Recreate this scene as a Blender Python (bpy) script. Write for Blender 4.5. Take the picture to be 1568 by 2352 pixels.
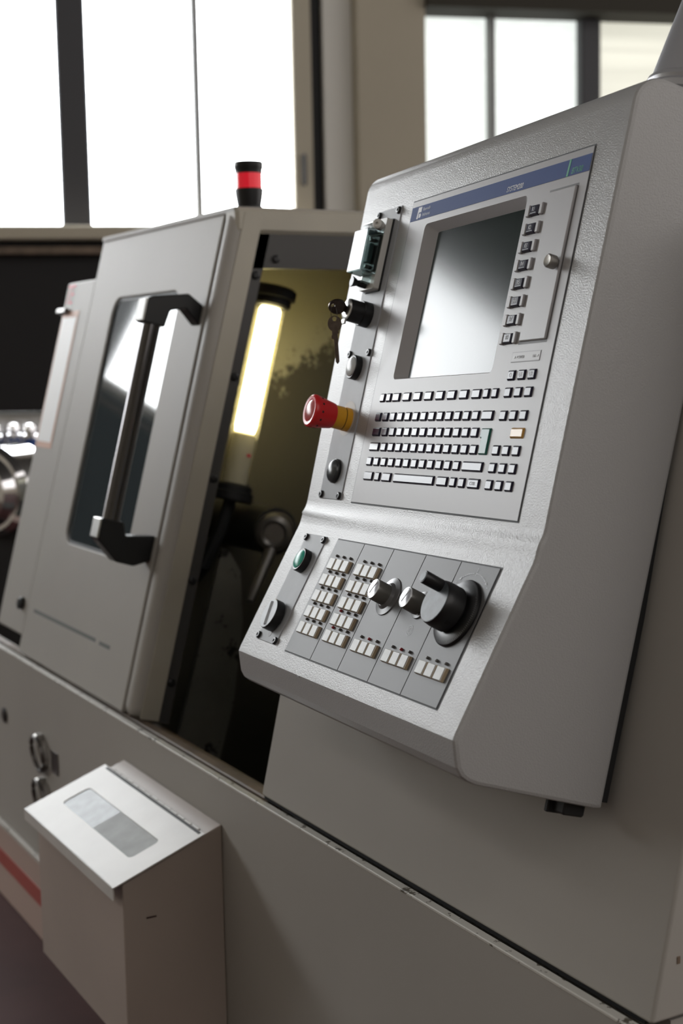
import bpy, bmesh, math, random
from mathutils import Vector, Matrix
random.seed(7)
PI = math.pi
SC = bpy.context.scene
COL = SC.collection
for o in list(bpy.data.objects):
    bpy.data.objects.remove(o)

# ------------------------------------------------------------------ camera
HC = 1.15                                   # camera height above the floor
RIGHT = Vector((0.48678893, 0.87330122, -0.01953273))
UP = Vector((-0.08562766, 0.06995931, 0.993868))
BACK = Vector((0.86931263, -0.48213139, 0.10883416))
cam_data = bpy.data.cameras.new('camera')
cam = bpy.data.objects.new('camera', cam_data)
COL.objects.link(cam)
M = Matrix((RIGHT, UP, BACK)).transposed().to_4x4()
M.translation = Vector((0, 0, HC))
cam.matrix_world = M
cam_data.sensor_fit = 'VERTICAL'
cam_data.sensor_height = 36.0
cam_data.sensor_width = 24.0
cam_data.lens = 50.0
cam_data.clip_start = 0.05
cam_data.clip_end = 100
cam_data.dof.use_dof = True
cam_data.dof.focus_distance = 1.50
cam_data.dof.aperture_fstop = 5.6
SC.camera = cam

# ------------------------------------------------------------------ light
SC.view_settings.view_transform = 'Standard'
SC.view_settings.look = 'None'
SC.view_settings.gamma = 1.0
SC.view_settings.use_curve_mapping = False
SC.view_settings.exposure = 0.0
world = bpy.data.worlds.new('hall_light')
SC.world = world
world.use_nodes = True
WBG = world.node_tree.nodes['Background']
WBG.inputs[0].default_value = (1.0, 0.955, 0.92, 1)
WBG.inputs[1].default_value = 1.7
WINDOW_LIGHT = 12.0
LAMP_LIGHT = 15.0

# ------------------------------------------------------------------ materials
MATS = {}
def mat(name, color, rough=0.5, metal=0.0, spec=0.5, bump=None, emit=None, coat=0.0, trans=0.0, ior=1.45, mottled=None, alpha=1.0, spots=None):
    """bump=(scale,strength,distance); mottled=(scale,amount); spots=(scale,threshold,colour)"""
    m = bpy.data.materials.new(name)
    m.use_nodes = True
    nt = m.node_tree
    b = nt.nodes['Principled BSDF']
    b.inputs['Base Color'].default_value = (*color, 1)
    b.inputs['Roughness'].default_value = rough
    b.inputs['Metallic'].default_value = metal
    b.inputs['Specular IOR Level'].default_value = spec
    b.inputs['IOR'].default_value = ior
    b.inputs['Coat Weight'].default_value = coat
    b.inputs['Coat Roughness'].default_value = 0.08
    b.inputs['Transmission Weight'].default_value = trans
    b.inputs['Alpha'].default_value = alpha
    tc = nt.nodes.new('ShaderNodeTexCoord')
    last = None
    if mottled:
        n = nt.nodes.new('ShaderNodeTexNoise')
        n.inputs['Scale'].default_value = mottled[0]
        n.inputs['Detail'].default_value = 6
        nt.links.new(tc.outputs['Object'], n.inputs['Vector'])
        r = nt.nodes.new('ShaderNodeMapRange')
        r.inputs['From Min'].default_value = 0.3
        r.inputs['From Max'].default_value = 0.7
        r.inputs['To Min'].default_value = 1 - mottled[1]
        r.inputs['To Max'].default_value = 1 + mottled[1]
        nt.links.new(n.outputs['Fac'], r.inputs['Value'])
        mx = nt.nodes.new('ShaderNodeMix')
        mx.data_type = 'RGBA'
        mx.blend_type = 'MULTIPLY'
        mx.inputs['Factor'].default_value = 1
        mx.inputs['A'].default_value = (*color, 1)
        nt.links.new(r.outputs['Result'], mx.inputs['B'])
        last = mx.outputs['Result']
    if spots:
        n = nt.nodes.new('ShaderNodeTexNoise')
        n.inputs['Scale'].default_value = spots[0]
        n.inputs['Detail'].default_value = 8
        n.inputs['Roughness'].default_value = 0.65
        nt.links.new(tc.outputs['Object'], n.inputs['Vector'])
        r = nt.nodes.new('ShaderNodeMapRange')
        r.inputs['From Min'].default_value = spots[1] - 0.02
        r.inputs['From Max'].default_value = spots[1] + 0.02
        nt.links.new(n.outputs['Fac'], r.inputs['Value'])
        mx = nt.nodes.new('ShaderNodeMix')
        mx.data_type = 'RGBA'
        if last:
            nt.links.new(last, mx.inputs['A'])
        else:
            mx.inputs['A'].default_value = (*color, 1)
        mx.inputs['B'].default_value = (*spots[2], 1)
        nt.links.new(r.outputs['Result'], mx.inputs['Factor'])
        last = mx.outputs['Result']
    if last:
        nt.links.new(last, b.inputs['Base Color'])
    if bump:
        n = nt.nodes.new('ShaderNodeTexNoise')
        n.inputs['Scale'].default_value = bump[0]
        n.inputs['Detail'].default_value = 2
        nt.links.new(tc.outputs['Object'], n.inputs['Vector'])
        bp = nt.nodes.new('ShaderNodeBump')
        bp.inputs['Strength'].default_value = bump[1]
        bp.inputs['Distance'].default_value = bump[2]
        nt.links.new(n.outputs['Fac'], bp.inputs['Height'])
        nt.links.new(bp.outputs['Normal'], b.inputs['Normal'])
    if emit:
        b.inputs['Emission Color'].default_value = (*emit[0], 1)
        b.inputs['Emission Strength'].default_value = emit[1]
    MATS[name] = m
    return m

mat('console_paint', (0.365, 0.360, 0.358), 0.30, 0.0, 0.52, bump=(640, 0.40, 0.0009))
mat('panel_plastic', (0.40, 0.392, 0.402), 0.36, 0, 0.45, bump=(900, 0.06, 0.0005))
mat('plate_aluminium', (0.36, 0.375, 0.40), 0.45, 0.0, 0.22, mottled=(30, 0.06))
mat('rotary_face', (0.46, 0.49, 0.53), 0.4, 0.0, 0.4, mottled=(60, 0.10))
mat('module_grey', (0.115, 0.115, 0.118), 0.42, 0, 0.35, bump=(900, 0.05, 0.0005))
mat('gap_black', (0.008, 0.008, 0.009), 0.6)
mat('machine_paint', (0.365, 0.345, 0.317), 0.50, 0, 0.22, bump=(350, 0.05, 0.0008), mottled=(3, 0.04))
mat('box_paint', (0.38, 0.32, 0.28), 0.40, 0, 0.4, mottled=(5, 0.05))
mat('plinth_red_bounce', (0.46, 0.345, 0.295), 0.40, 0, 0.45, mottled=(3, 0.04))  # pinkish tint stands in for reddish light bounced up from the floor
mat('machine_edge', (0.52, 0.50, 0.46), 0.45, 0, 0.3, spots=(60, 0.60, (0.10, 0.085, 0.065)))
mat('rubber_black', (0.012, 0.012, 0.013), 0.55)
mat('plastic_black', (0.012, 0.012, 0.013), 0.32)
mat('knob_black', (0.010, 0.010, 0.011), 0.36, bump=(1500, 0.05, 0.0004))
mat('knob_face', (0.085, 0.10, 0.115), 0.42, 0.0, mottled=(120, 0.25))
mat('key_navy', (0.014, 0.012, 0.036), 0.18, 0, 0.42)
mat('key_green', (0.03, 0.15, 0.12), 0.25, 0, 0.3)
mat('key_yellow', (0.55, 0.30, 0.07), 0.2, 0, 0.5)
mat('key_cradle', (0.40, 0.39, 0.40), 0.4)
mat('blue_strip', (0.070, 0.110, 0.28), 0.55, 0, 0.08)
mat('print_white', (0.72, 0.74, 0.78), 0.5)
mat('print_pale', (0.55, 0.60, 0.72), 0.5)
mat('print_green', (0.03, 0.32, 0.17), 0.5)
mat('print_grey', (0.27, 0.27, 0.28), 0.5)
mat('scuff_dark', (0.10, 0.11, 0.10), 0.6)
mat('groove_grey', (0.10, 0.095, 0.095), 0.5)
mat('print_dark', (0.03, 0.01, 0.01), 0.5)
mat('print_red', (0.75, 0.04, 0.08), 0.5)
mat('screen_glass', (0.020, 0.030, 0.028), 0.13, 0, 0.38)
mat('button_pearl', (0.52, 0.53, 0.52), 0.32, 0.0, 0.25, mottled=(60, 0.12))
mat('button_tan', (0.42, 0.33, 0.22), 0.35)
mat('led_off', (0.10, 0.095, 0.09), 0.3)
mat('led_red', (0.35, 0.03, 0.04), 0.3)
mat('red_plastic', (0.70, 0.022, 0.026), 0.28, 0, 0.5)
mat('red_face', (0.55, 0.10, 0.10), 0.25)
mat('yellow_plastic', (0.78, 0.38, 0.02), 0.35)
mat('lens_white', (0.55, 0.57, 0.57), 0.28, 0, 0.4)
mat('lens_green', (0.03, 0.42, 0.30), 0.28, 0, 0.4)
mat('lens_dark', (0.05, 0.055, 0.06), 0.26, 0, 0.5)
mat('steel', (0.55, 0.54, 0.52), 0.28, 1.0)
mat('steel_dark', (0.16, 0.15, 0.145), 0.38, 1.0)
mat('lever_steel', (0.24, 0.23, 0.22), 0.3, 0.6)
mat('brass_dark', (0.12, 0.095, 0.08), 0.34, 1.0, mottled=(200, 0.2))
mat('cast_aluminium', (0.42, 0.42, 0.44), 0.36, 0.45, bump=(300, 0.05, 0.0005))
mat('knurled', (0.42, 0.40, 0.37), 0.30, 1.0, bump=(1500, 0.6, 0.0008))
mat('knob_grey', (0.16, 0.155, 0.14), 0.28, 0.35)
mat('knob_rim', (0.65, 0.66, 0.67), 0.25, 0.5)
mat('knob_cap', (0.36, 0.36, 0.38), 0.14, 0.2, coat=0.5)
mat('skirt_gloss', (0.13, 0.13, 0.135), 0.25, 0, 0.4)
mat('cover_smoke', (0.30, 0.36, 0.35), 0.04, 0, 0.6, trans=1.0, ior=1.30)
mat('cover_base', (0.62, 0.61, 0.58), 0.4)
mat('connector_teal', (0.02, 0.16, 0.16), 0.4)
mat('door_glass', (0.045, 0.058, 0.064), 0.05, 0, 0.9, ior=1.6)
mat('frame_tan', (0.40, 0.37, 0.31), 0.5, mottled=(6, 0.08))
mat('seal_grey', (0.055, 0.052, 0.05), 0.5)
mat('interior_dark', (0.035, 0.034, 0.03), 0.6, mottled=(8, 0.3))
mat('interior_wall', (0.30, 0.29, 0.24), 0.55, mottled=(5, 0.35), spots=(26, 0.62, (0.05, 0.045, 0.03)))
mat('stained_sheet', (0.15, 0.145, 0.125), 0.55, mottled=(10, 0.2), spots=(22, 0.60, (0.015, 0.014, 0.012)))
mat('lamp_glass', (0.95, 0.92, 0.80), 0.10, 0, 0.5, trans=0.92, ior=1.1)
mat('lamp_tube', (0.9, 0.88, 0.7), 0.4, emit=((1.0, 0.86, 0.42), LAMP_LIGHT))
mat('lamp_end', (0.60, 0.57, 0.45), 0.4)
mat('signal_red', (0.62, 0.01, 0.025), 0.12, 0, 0.5, emit=((0.9, 0.02, 0.04), 0.35))
mat('sheet_pale', (0.60, 0.58, 0.55), 0.36, 0, 0.5, mottled=(12, 0.05))
mat('perspex_blue', (0.26, 0.29, 0.32), 0.35, 0.0, 0.4, mottled=(40, 0.25))
mat('paper_grey', (0.26, 0.27, 0.26), 0.5, mottled=(30, 0.15))
mat('red_stripe', (0.36, 0.075, 0.06), 0.45)
mat('sticker_white', (0.80, 0.80, 0.80), 0.5)
mat('sticker_orange', (0.55, 0.30, 0.20), 0.5)
mat('rust_brown', (0.14, 0.10, 0.07), 0.6, mottled=(15, 0.3))
mat('floor_red', (0.060, 0.024, 0.022), 0.6, 0, 0.2, mottled=(3, 0.25))
mat('wall_tan', (0.40, 0.36, 0.285), 0.8, mottled=(1.5, 0.05), bump=(120, 0.15, 0.003))
mat('wall_dark', (0.014, 0.013, 0.014), 0.8)
mat('wall_light', (0.85, 0.84, 0.80), 0.8)
mat('lintel_brown', (0.030, 0.026, 0.018), 0.8)
mat('frame_beige', (0.42, 0.38, 0.30), 0.6)
mat('frame_dark', (0.05, 0.05, 0.056), 0.6)
mat('mullion_grey', (0.25, 0.25, 0.25), 0.7)
mat('ceiling_dark', (0.03, 0.027, 0.024), 0.9)
mat('pane_clear', (0.8, 0.8, 0.8), 0.3, emit=((0.95, 0.98, 1.0), WINDOW_LIGHT))
mat('pane_frosted', (0.75, 0.78, 0.76), 0.4, emit=((0.92, 0.98, 0.94), 0.80))
mat('pane_yellowish', (0.75, 0.76, 0.68), 0.4, emit=((0.95, 0.94, 0.80), 0.62))
mat('hose_blue', (0.02, 0.06, 0.22), 0.25, 0.2)
mat('bar_metal', (0.13, 0.125, 0.13), 0.10, 1.0)
mat('chrome', (0.82, 0.81, 0.83), 0.10, 1.0)

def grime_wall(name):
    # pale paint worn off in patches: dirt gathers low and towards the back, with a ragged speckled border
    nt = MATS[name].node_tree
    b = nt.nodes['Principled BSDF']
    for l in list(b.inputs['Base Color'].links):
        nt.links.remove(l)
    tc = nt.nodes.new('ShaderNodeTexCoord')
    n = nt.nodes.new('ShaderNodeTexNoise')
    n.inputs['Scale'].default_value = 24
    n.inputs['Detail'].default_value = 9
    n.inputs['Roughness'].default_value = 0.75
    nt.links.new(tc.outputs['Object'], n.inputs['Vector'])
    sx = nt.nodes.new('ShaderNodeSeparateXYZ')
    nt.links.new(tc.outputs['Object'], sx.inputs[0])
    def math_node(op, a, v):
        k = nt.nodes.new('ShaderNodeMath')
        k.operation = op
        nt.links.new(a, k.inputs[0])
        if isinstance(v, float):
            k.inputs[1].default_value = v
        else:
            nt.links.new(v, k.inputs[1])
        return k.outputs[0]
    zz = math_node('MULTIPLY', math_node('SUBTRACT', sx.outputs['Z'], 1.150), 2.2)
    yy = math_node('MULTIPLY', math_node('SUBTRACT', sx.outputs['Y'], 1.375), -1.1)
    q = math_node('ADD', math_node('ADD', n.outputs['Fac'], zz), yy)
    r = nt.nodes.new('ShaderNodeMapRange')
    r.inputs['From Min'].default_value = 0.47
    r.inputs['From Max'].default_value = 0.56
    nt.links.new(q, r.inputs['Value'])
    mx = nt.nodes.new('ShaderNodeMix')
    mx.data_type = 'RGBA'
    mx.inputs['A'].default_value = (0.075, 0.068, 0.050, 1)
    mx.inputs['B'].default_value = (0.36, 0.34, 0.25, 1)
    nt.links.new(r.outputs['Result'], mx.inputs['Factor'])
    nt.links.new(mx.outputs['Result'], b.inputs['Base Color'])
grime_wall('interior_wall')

# ripples in the rolled glass and the slats seen through the last pane
def ripple(m, axis_scale, lo, hi, strength):
    nt = MATS[m].node_tree
    b = nt.nodes['Principled BSDF']
    tc = nt.nodes.new('ShaderNodeTexCoord')
    mp = nt.nodes.new('ShaderNodeMapping')
    mp.inputs['Scale'].default_value = axis_scale
    n = nt.nodes.new('ShaderNodeTexNoise')
    n.inputs['Scale'].default_value = 1.0
    n.inputs['Detail'].default_value = 3
    r = nt.nodes.new('ShaderNodeMapRange')
    r.inputs['From Min'].default_value = 0.3
    r.inputs['From Max'].default_value = 0.7
    r.inputs['To Min'].default_value = lo
    r.inputs['To Max'].default_value = hi
    nt.links.new(tc.outputs['Object'], mp.inputs['Vector'])
    nt.links.new(mp.outputs['Vector'], n.inputs['Vector'])
    nt.links.new(n.outputs['Fac'], r.inputs['Value'])
    ml = nt.nodes.new('ShaderNodeMath')
    ml.operation = 'MULTIPLY'
    ml.inputs[1].default_value = strength
    nt.links.new(r.outputs['Result'], ml.inputs[0])
    nt.links.new(ml.outputs[0], b.inputs['Emission Strength'])
ripple('pane_frosted', (14, 14, 40), 0.93, 1.05, 0.93)
ripple('pane_yellowish', (0.5, 0.5, 16), 0.72, 1.08, 0.70)

# ------------------------------------------------------------------ mesh helpers
def new_bm():
    return bmesh.new()

def bm_box(bm, x0, x1, y0, y1, z0, z1, bevel=0.0, seg=1):
    vs = [bm.verts.new(p) for p in ((x0, y0, z0), (x1, y0, z0), (x1, y1, z0), (x0, y1, z0), (x0, y0, z1), (x1, y0, z1), (x1, y1, z1), (x0, y1, z1))]
    fs = [bm.faces.new([vs[i] for i in f]) for f in ((3, 2, 1, 0), (4, 5, 6, 7), (0, 1, 5, 4), (1, 2, 6, 5), (2, 3, 7, 6), (3, 0, 4, 7))]
    if bevel > 0:
        es = list({e for f in fs for e in f.edges})
        bmesh.ops.bevel(bm, geom=es, offset=bevel, segments=seg, profile=0.5, affect='EDGES')
    return bm

def box(x0, x1, y0, y1, z0, z1, bevel=0.0, seg=1):
    return bm_box(new_bm(), x0, x1, y0, y1, z0, z1, bevel, seg)

def frustum_box(w0, h0, w1, h1, depth, bevel=0.0):
    """base w0 x h0 on y=0, top w1 x h1 at y=-depth, centred in x and z"""
    bm = new_bm()
    a = [bm.verts.new((sx * w0 / 2, 0, sz * h0 / 2)) for sx, sz in ((-1, -1), (1, -1), (1, 1), (-1, 1))]
    b = [bm.verts.new((sx * w1 / 2, -depth, sz * h1 / 2)) for sx, sz in ((-1, -1), (1, -1), (1, 1), (-1, 1))]
    fs = [bm.faces.new(b), bm.faces.new(a[::-1])]
    for i in range(4):
        j = (i + 1) % 4
        fs.append(bm.faces.new((a[i], a[j], b[j], b[i])))
    bmesh.ops.recalc_face_normals(bm, faces=fs)
    if bevel:
        es = [e for e in bm.edges if all(v in b for v in e.verts)] + [e for e in bm.edges if sum(v in b for v in e.verts) == 1]
        bmesh.ops.bevel(bm, geom=es, offset=bevel, segments=2, profile=0.5, affect='EDGES')
    return bm

def lathe(profile, seg=32, bm=None, axis='y', cap=True):
    """profile: (radius, h) from the base outwards; h runs to -y (out of a panel) or to +z"""
    bm = bm or new_bm()
    rings = []
    for r, h in profile:
        ring = []
        for k in range(seg):
            a = 2 * PI * k / seg
            if axis == 'y':
                ring.append(bm.verts.new((r * math.cos(a), -h, r * math.sin(a))))
            else:
                ring.append(bm.verts.new((r * math.cos(a), r * math.sin(a), h)))
        rings.append(ring)
    fs = []
    for i in range(len(rings) - 1):
        for k in range(seg):
            j = (k + 1) % seg
            fs.append(bm.faces.new((rings[i][k], rings[i][j], rings[i + 1][j], rings[i + 1][k])))
    if cap:
        fs.append(bm.faces.new(rings[0][::-1]))
        fs.append(bm.faces.new(rings[-1]))
    bmesh.ops.recalc_face_normals(bm, faces=fs)
    return bm

def prism(pts, depth, axis='x', bm=None, bevel=0.0):
    """pts: outline; axis 'x': pts=(y,z) extruded from x=0 to depth; 'y': pts=(x,z) extruded y=0..depth; 'z': (x,y)"""
    bm = bm or new_bm()
    def P(a, b, d):
        return (d, a, b) if axis == 'x' else ((a, d, b) if axis == 'y' else (a, b, d))
    A = [bm.verts.new(P(a, b, 0)) for a, b in pts]
    B = [bm.verts.new(P(a, b, depth)) for a, b in pts]
    n = len(pts)
    fs = [bm.faces.new(A), bm.faces.new(B[::-1])]
    for i in range(n):
        j = (i + 1) % n
        fs.append(bm.faces.new((A[j], A[i], B[i], B[j])))
    bmesh.ops.recalc_face_normals(bm, faces=fs)
    if bevel:
        es = list({e for f in fs for e in f.edges})
        bmesh.ops.bevel(bm, geom=es, offset=bevel, segments=1, profile=0.5, affect='EDGES')
    return bm

def tube(pts, r, seg=12, bm=None, closed=False):
    bm = bm or new_bm()
    pts = [Vector(p) for p in pts]
    n = len(pts)
    rings = []
    for i, p in enumerate(pts):
        if closed:
            t = (pts[(i + 1) % n] - pts[i - 1]).normalized()
        else:
            t = (pts[min(i + 1, n - 1)] - pts[max(i - 1, 0)]).normalized()
        a = Vector((0, 0, 1)) if abs(t.z) < 0.9 else Vector((1, 0, 0))
        u = t.cross(a).normalized()
        v = t.cross(u)
        rr = r[i] if isinstance(r, (list, tuple)) else r
        rings.append([bm.verts.new(p + rr * (math.cos(2 * PI * k / seg) * u + math.sin(2 * PI * k / seg) * v)) for k in range(seg)])
    fs = []
    for i in range(n if closed else n - 1):
        R0, R1 = rings[i], rings[(i + 1) % n]
        for k in range(seg):
            j = (k + 1) % seg
            fs.append(bm.faces.new((R0[k], R0[j], R1[j], R1[k])))
    if not closed:
        fs.append(bm.faces.new(rings[0][::-1]))
        fs.append(bm.faces.new(rings[-1]))
    bmesh.ops.recalc_face_normals(bm, faces=fs)
    return bm

def rrect(x0, x1, z0, z1, r, n=6):
    pts = []
    for cx, cz, a0 in ((x1 - r, z1 - r, 0), (x0 + r, z1 - r, PI / 2), (x0 + r, z0 + r, PI), (x1 - r, z0 + r, 1.5 * PI)):
        for k in range(n + 1):
            a = a0 + PI / 2 * k / n
            pts.append((cx + r * math.cos(a), cz + r * math.sin(a)))
    return pts

def ring_strip(bm, A, B):
    n = len(A)
    fs = []
    for i in range(n):
        j = (i + 1) % n
        fs.append(bm.faces.new((A[i], A[j], B[j], B[i])))
    return fs

def obj(name, bm, m, parent=None, matrix=None, smooth=25, sharp_bevel=None, weighted=False):
    if isinstance(bm, bmesh.types.BMesh):
        me = bpy.data.meshes.new(name)
        bm.normal_update()
        bm.to_mesh(me)
        bm.free()
        if smooth:
            for p in me.polygons:
                p.use_smooth = True
            try:
                me.set_sharp_from_angle(angle=math.radians(smooth))
            except Exception:
                pass
        for k in (m if isinstance(m, (list, tuple)) else [m]):
            me.materials.append(MATS[k])
    else:
        me = bm
    o = bpy.data.objects.new(name, me)
    COL.objects.link(o)
    if parent is not None:
        o.parent = parent
    if matrix is not None:
        o.matrix_basis = matrix
    if sharp_bevel:
        md = o.modifiers.new('edge_round', 'BEVEL')
        md.width = sharp_bevel
        md.segments = 3
        md.limit_method = 'ANGLE'
        md.angle_limit = math.radians(35)
        md.harden_normals = True
    if weighted:
        wn = o.modifiers.new('even_faces', 'WEIGHTED_NORMAL')
        wn.keep_sharp = True
    return o

def empty(name, matrix=None, parent=None):
    o = bpy.data.objects.new(name, None)
    o.empty_display_size = 0.02
    COL.objects.link(o)
    if parent is not None:
        o.parent = parent
    if matrix is not None:
        o.matrix_basis = matrix
    return o

def tag(o, label, category, group=None, kind=None):
    o['label'] = label
    o['category'] = category
    if group:
        o['group'] = group
    if kind:
        o['kind'] = kind
    return o

def struct(o, label=None):
    o['kind'] = 'structure'
    if label:
        o['label'] = label
    return o

def T(x, y, z):
    return Matrix.Translation((x, y, z))

RX90 = Matrix.Rotation(PI / 2, 4, 'X')

def text(s, size, m, parent, x, y, z, name='lettering', shear=0.0, sx=1.0, align='LEFT', extra=None):
    """lettering on a panel whose face looks to -y"""
    cu = bpy.data.curves.new(name, 'FONT')
    cu.body = s
    cu.size = size
    cu.shear = shear
    cu.extrude = 0.00006
    cu.align_x = align
    cu.resolution_u = 3
    cu.materials.append(MATS[m])
    tmp = bpy.data.objects.new('tmp', cu)
    me = bpy.data.meshes.new_from_object(tmp)
    bpy.data.objects.remove(tmp)
    bpy.data.curves.remove(cu)
    o = bpy.data.objects.new(name, me)
    COL.objects.link(o)
    o.parent = parent
    mm = T(x, y, z) @ (extra or Matrix.Identity(4)) @ RX90 @ Matrix.Diagonal((sx, 1, 1, 1))
    o.matrix_basis = mm
    return o

# ------------------------------------------------------------------ hall
P0 = Vector((-5.247, 2.9101, 0))
WD = Vector((0.2926, 0.9562, 0))
WN = Vector((0.9562, -0.2926, 0))           # into the room
WALLM = Matrix(((WD.x, -WN.x, 0, P0.x), (WD.y, -WN.y, 0, P0.y), (0, 0, 1, HC), (0, 0, 0, 1)))   # x along the wall, y out of the room, z from camera height

fl = struct(obj('floor', box(-9.5, 3.1, -4.1, 8, -0.1, 0), 'floor_red'), 'reddish brown hall floor')
ce = struct(obj('ceiling', box(-9.5, 3.1, -4.1, 8, HC + 4.8, HC + 4.9), 'ceiling_dark'), 'dark hall ceiling')

struct(obj('light_blocker_front', box(-9.5, 3.1, -4.1, -4.0, 0, HC + 3.7), 'wall_tan'), 'unseen wall added in front to hold back fill light')  # added out of view; its height limits the fill on front faces


def right_light_blocker():  # added out of view: lets light onto right-facing sides, blocks it low and in front
    w = empty('light_blocker_right', T(3.0, 0, 0))
    struct(w, 'unseen wall added at right, its opening shapes the side light')
    obj('wall_panel', box(0, 0.1, -4, -1.0, 0, HC + 4.8), 'wall_tan', w)
    obj('wall_panel', box(0, 0.1, -1.0, 8, 0, HC + 0.9), 'wall_tan', w)

def window_wall():
    w = empty('wall_back', WALLM)
    struct(w, 'hall wall with tall windows')
    zs, zt = 0.533, 1.62
    T0, T1 = -8.0, 5.0
    obj('wall_panel', box(T0, T1, 0.0, 0.30, -HC, 0.425), 'wall_dark', w)
    obj('wall_head', box(T0, T1, -0.02, 0.30, zt, 4.8), 'lintel_brown', w)
    obj('sill', box(T0, -0.05, -0.10, 0.2, 0.478, 0.533, 0.006), 'frame_beige', w)
    obj('sill_gap', box(T0, -0.05, -0.03, 0.2, 0.452, 0.478), 'wall_dark', w)
    obj('sill_rail', box(T0, -0.05, -0.06, 0.2, 0.425, 0.452), 'rust_brown', w)
    # pier between the two window bays
    obj('wall_panel', box(T0, -7.1, 0.0, 0.30, 0.425, zt), 'wall_tan', w)
    obj('pier', box(0.094, 0.378, -0.06, 0.30, -HC, zt), 'wall_tan', w)
    obj('pier_return', box(-0.027, 0.094, 0.06, 0.30, -HC, zt), 'wall_light', w)
    obj('jamb_recess', box(-0.089, -0.027, 0.10, 0.30, -HC, zt), 'gap_black', w)
    # lintel over the frosted window
    obj('lintel', box(0.378, 5.0, -0.10, 0.30, 1.412, zt), 'lintel_brown', w)
    obj('wall_panel', box(3.2, 5.0, 0.0, 0.30, 0.70, 1.412), 'wall_tan', w)
    obj('apron', box(0.378, 5.0, 0.0, 0.30, 0.425, 0.70), 'wall_tan', w)
    return w
wall = window_wall()
right_light_blocker()

def window(n, lab, t0, t1, zb, zt, verts, pm, frames):
    """verts: (x0,x1,material) uprights; panes fill the spaces between"""
    e = empty('window_%d' % n, WALLM)
    struct(e, lab)
    edges = [t0]
    for a, b, m in verts:
        obj('mullion', box(a, b, 0.02, 0.10, zb, zt, 0.006), m, e)
        edges += [a, b]
    edges.append(t1)
    for i in range(0, len(edges), 2):
        if edges[i + 1] - edges[i] > 0.01:
            obj('pane', box(edges[i], edges[i + 1], 0.085, 0.095, zb, zt), pm if not isinstance(pm, list) else pm[i // 2], e)
    for a, b, y0, y1, z0, z1, m in frames:
        obj('frame', box(a, b, y0, y1, z0, z1, 0.006), m, e)
    return e
w1 = window(1, 'tall bright window left of the pier', -3.10, -0.171, 0.533, 1.62,
       [(-2.10, -2.08, 'mullion_grey'), (-1.114, -0.995, 'frame_dark'), (-0.574, -0.544, 'mullion_grey')], 'pane_clear',
       [(-0.171, -0.089, 0.0, 0.12, 0.533, 1.62, 'frame_beige'), (-0.137, -0.122, -0.02, 0.0, 0.70, 0.83, 'frame_dark')])
w2 = window(2, 'frosted window right of the pier', 0.378, 3.2, 0.70, 1.412,
       [(0.684, 0.707, 'mullion_grey'), (1.092, 1.179, 'frame_dark'), (2.1, 2.2, 'frame_dark')], ['pane_frosted', 'pane_frosted', 'pane_yellowish', 'pane_frosted'], [])
w3 = window(3, 'row of tall windows further along the hall wall', -7.1, -3.22, 0.533, 1.62,
       [(a, a + 0.1, 'frame_dark') for a in (-6.0, -4.5)], 'pane_clear',
       [(-3.22, -3.10, 0.0, 0.12, 0.533, 1.62, 'frame_dark')])

# ------------------------------------------------------------------ lathe
def R(x, y, z):
    return (x, y, z + HC)
Z0 = -0.592 + HC                             # ledge height
YL = 0.8053                                  # foot of the slanted front
YP = 0.7933                                  # vertical lower panel
TD = math.radians(14.6)
TB = math.radians(13.0)
lathe_root = empty('cnc_lathe', T(-2.0, 1.2, 0))
tag(lathe_root, 'pale grey lathe with slanted sliding door and open work space', 'lathe')
LI = T(2.0, -1.2, 0)                         # undo the root offset for parts given in world coordinates

# lower front: panel with thin bright top edge, plinth with red stripe
lp = obj('lower_panel', box(-3.6, -0.918, YP, YP + 0.011, HC - 0.978, Z0, 0.0015), 'machine_paint', lathe_root, LI)
obj('edge_trim', box(-3.6, -0.922, YP - 0.0008, YP + 0.0105, Z0 - 0.0030, Z0 + 0.0010, 0.0010), 'machine_edge', lp)
obj('plug', lathe([(0.016, 0), (0.016, 0.003), (0.012, 0.005)], 20), 'plastic_black', lp, T(-2.9014, YP, HC - 0.7342))
pl = obj('plinth', box(-3.6, -0.918, YP - 0.004, YP + 0.5, 0.0, HC - 0.982, 0.002), 'plinth_red_bounce', lathe_root, LI)
obj('edge_trim', box(-3.6, -0.918, YP - 0.010, YP, HC - 0.986, HC - 0.974, 0.002), 'machine_edge', pl)
obj('red_stripe', box(-3.6, -0.918, YP - 0.0055, YP - 0.003, HC - 1.078, HC - 1.043), 'red_stripe', pl)
for k, (z, tg) in enumerate(((-0.755, True), (-0.842, False))):
    ring = [(-2.642 + 0.034 * math.cos(a), YP - 0.012 - 0.004 * math.sin(a), HC + z + 0.034 * math.sin(a)) for a in [2 * PI * i / 28 for i in range(28)]]
    g = obj('pull_ring', tube(ring, 0.0045, 8, closed=True), 'steel_dark', lathe_root, LI)
    obj('ring_plate', lathe([(0.031, 0), (0.031, 0.004), (0.027, 0.006)], 24), 'machine_paint', g, T(-2.642, YP, HC + z))
    obj('ring_bracket', box(-2.650, -2.634, YP - 0.016, YP, HC + z + 0.026, HC + z + 0.040, 0.002), 'steel', g)
    if tg:
        obj('name_tag', box(-2.588, -2.548, YP - 0.002, YP, HC + z - 0.022, HC + z + 0.020), 'steel_dark', g)

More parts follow.
